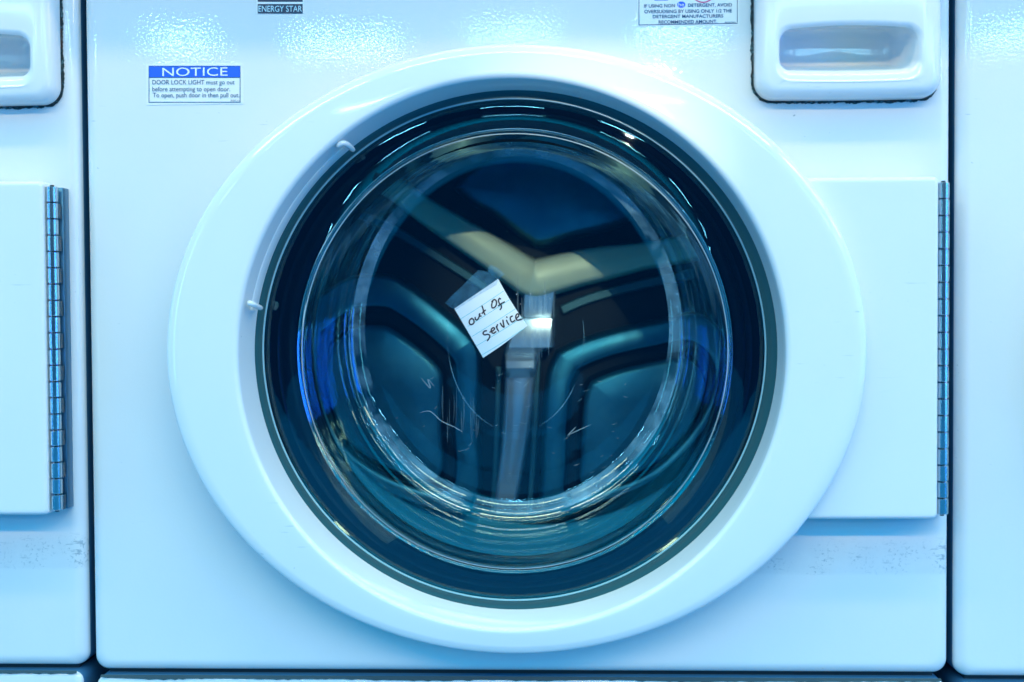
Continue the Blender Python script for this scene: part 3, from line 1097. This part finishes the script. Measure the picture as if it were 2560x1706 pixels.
def npt(x, y, lift=0.0):
    """full-frame pixel to a point on the note sheet, slightly curled at its right and lower edges"""
    u = ((x - 1136) * 0.83 + (y - 772) * -0.56) / 132
    v = ((x - 1136) * 0.53 + (y - 772) * 0.85) / 138
    curl = 0.0035 * max(0, v - 0.25) ** 2 + 0.0030 * max(0, u - 0.45) ** 2
    return Q(x, y, ND - curl - lift)


ncen = Q(1227, 795, ND)
bm = bmesh.new()
G = 12
grid = []
for j in range(G + 1):
    row = []
    for i in range(G + 1):
        u, v = i / G, j / G
        ax = note_tl[0] + (note_tr[0] - note_tl[0]) * u; ay = note_tl[1] + (note_tr[1] - note_tl[1]) * u
        bx = note_bl[0] + (note_br[0] - note_bl[0]) * u; by = note_bl[1] + (note_br[1] - note_bl[1]) * u
        x, y = ax + (bx - ax) * v, ay + (by - ay) * v
        bow_ = 3.0 * math.sin(math.pi * v) * u * -1
        bl_ = 2.5 * math.sin(math.pi * u) * v
        row.append(bm.verts.new(npt(x + bow_, y + bl_)))
    grid.append(row)
for j in range(G):
    for i in range(G):
        bm.faces.new((grid[j][i], grid[j][i + 1], grid[j + 1][i + 1], grid[j + 1][i]))
ret = bmesh.ops.extrude_face_region(bm, geom=list(bm.faces))
for v in [g for g in ret['geom'] if isinstance(g, bmesh.types.BMVert)]:
    v.co.y += 0.0002
note = obj('paper_note', bm, M['paper'], None, smooth=40, origin=ncen)
note['org'] = list(ncen)
tag(note, 'small ruled paper note with black handwriting taped crookedly on the door glass', 'note')


def n8(x, y):            # pixels of the enlarged note view
    return (1130 + x * 0.13396, 690 + y * 0.13396)


bm = bmesh.new()
for (x0_, y0_), (x1_, y1_) in (((158, 808), (962, 284)), ((292, 945), (1068, 448)), ((362, 1140), (1188, 612)), ((462, 1305), (1318, 772)), ((560, 1478), (1345, 985))):
    pts = []
    for i in range(13):
        t = i / 12
        x, y = n8(x0_ + (x1_ - x0_) * t, y0_ + (y1_ - y0_) * t + 6 * math.sin(t * math.pi))
        pts.append(npt(x, y, 0.00025))
    ribbon(bm, pts, 0.00036)
obj('ruled_line', bm, M['rule'], note, smooth=0)
bm = bmesh.new()
letters = [
    [(372, 792), (335, 822), (322, 872), (345, 908), (388, 900), (412, 865), (400, 815), (365, 800)],
    [(432, 778), (440, 815), (470, 822), (505, 770), (520, 705)], [(508, 720), (520, 748), (542, 752)],
    [(562, 565), (582, 630), (598, 690), (614, 722)], [(562, 700), (590, 668), (622, 642)],
    [(745, 480), (790, 442), (830, 480), (820, 555), (785, 595), (748, 590), (742, 530), (762, 470)],
    [(905, 430), (885, 422), (868, 462), (885, 515), (915, 540), (922, 590), (900, 630)], [(868, 558), (920, 520), (978, 488)],
    [(642, 1025), (602, 1035), (580, 1075), (610, 1102), (660, 1092), (702, 1108), (700, 1150), (662, 1210)],
    [(708, 1050), (765, 1025), (795, 985), (768, 968), (735, 1000), (740, 1050), (775, 1072), (818, 1045)],
    [(828, 950), (845, 990), (868, 1030)], [(840, 985), (838, 940), (850, 912)],
    [(902, 885), (935, 935), (972, 958), (960, 890), (950, 828)],
    [(1018, 832), (1035, 870), (1058, 908)], [(1022, 768), (1026, 776)],
    [(1125, 752), (1090, 775), (1095, 830), (1125, 862), (1172, 832)],
    [(1205, 790), (1245, 750), (1238, 712), (1205, 722), (1188, 778), (1215, 825), (1265, 822), (1305, 808)],
]
lv = 0.00045
for L in letters:
    pts = [npt(*n8(x, y), lv) for x, y in L]
    sp = spline(pts, 6)
    ribbon(bm, sp, 0.00118)
    for q in (sp[0], sp[-1]):
        disc(bm, q, 0.00059)
    lv += 0.00001
obj('handwriting', bm, M['marker'], note, smooth=0)


def c7(x, y):
    return (1060 + x * 0.22965, 600 + y * 0.22965)


bm = bmesh.new()
tp = [(228, 690), (300, 610), (430, 490), (520, 395), (590, 330), (640, 335), (695, 352), (700, 300), (722, 275), (780, 290), (830, 330), (880, 370), (840, 410), (812, 428), (790, 490), (600, 600), (345, 765), (300, 740)]
vs = [bm.verts.new(npt(*c7(x, y), 0.0007)) for x, y in tp]
bm.faces.new(vs)
bmesh.ops.triangulate(bm, faces=bm.faces)
obj('sticky_tape', bm, M['tape'], note, smooth=0, label='cloudy strip of clear tape along the upper edge')

# ------------------------------------------------------------------ setting
bm = bmesh.new()
quad(bm, [(-4, 0.72, 0), (4, 0.72, 0), (4, 0.72, 2.6), (-4, 0.72, 2.6)])
o = obj('wall', bm, M['wall'], None, smooth=0); tag(o, None, None, kind='structure')
bm = bmesh.new()
quad(bm, [(-6, -7, 0), (6, -7, 0), (6, 0.8, 0), (-6, 0.8, 0)])
o = obj('floor', bm, M['floor'], None, smooth=0); tag(o, None, None, kind='structure')

for o in bpy.data.objects:
    if 'org' in o: del o['org']
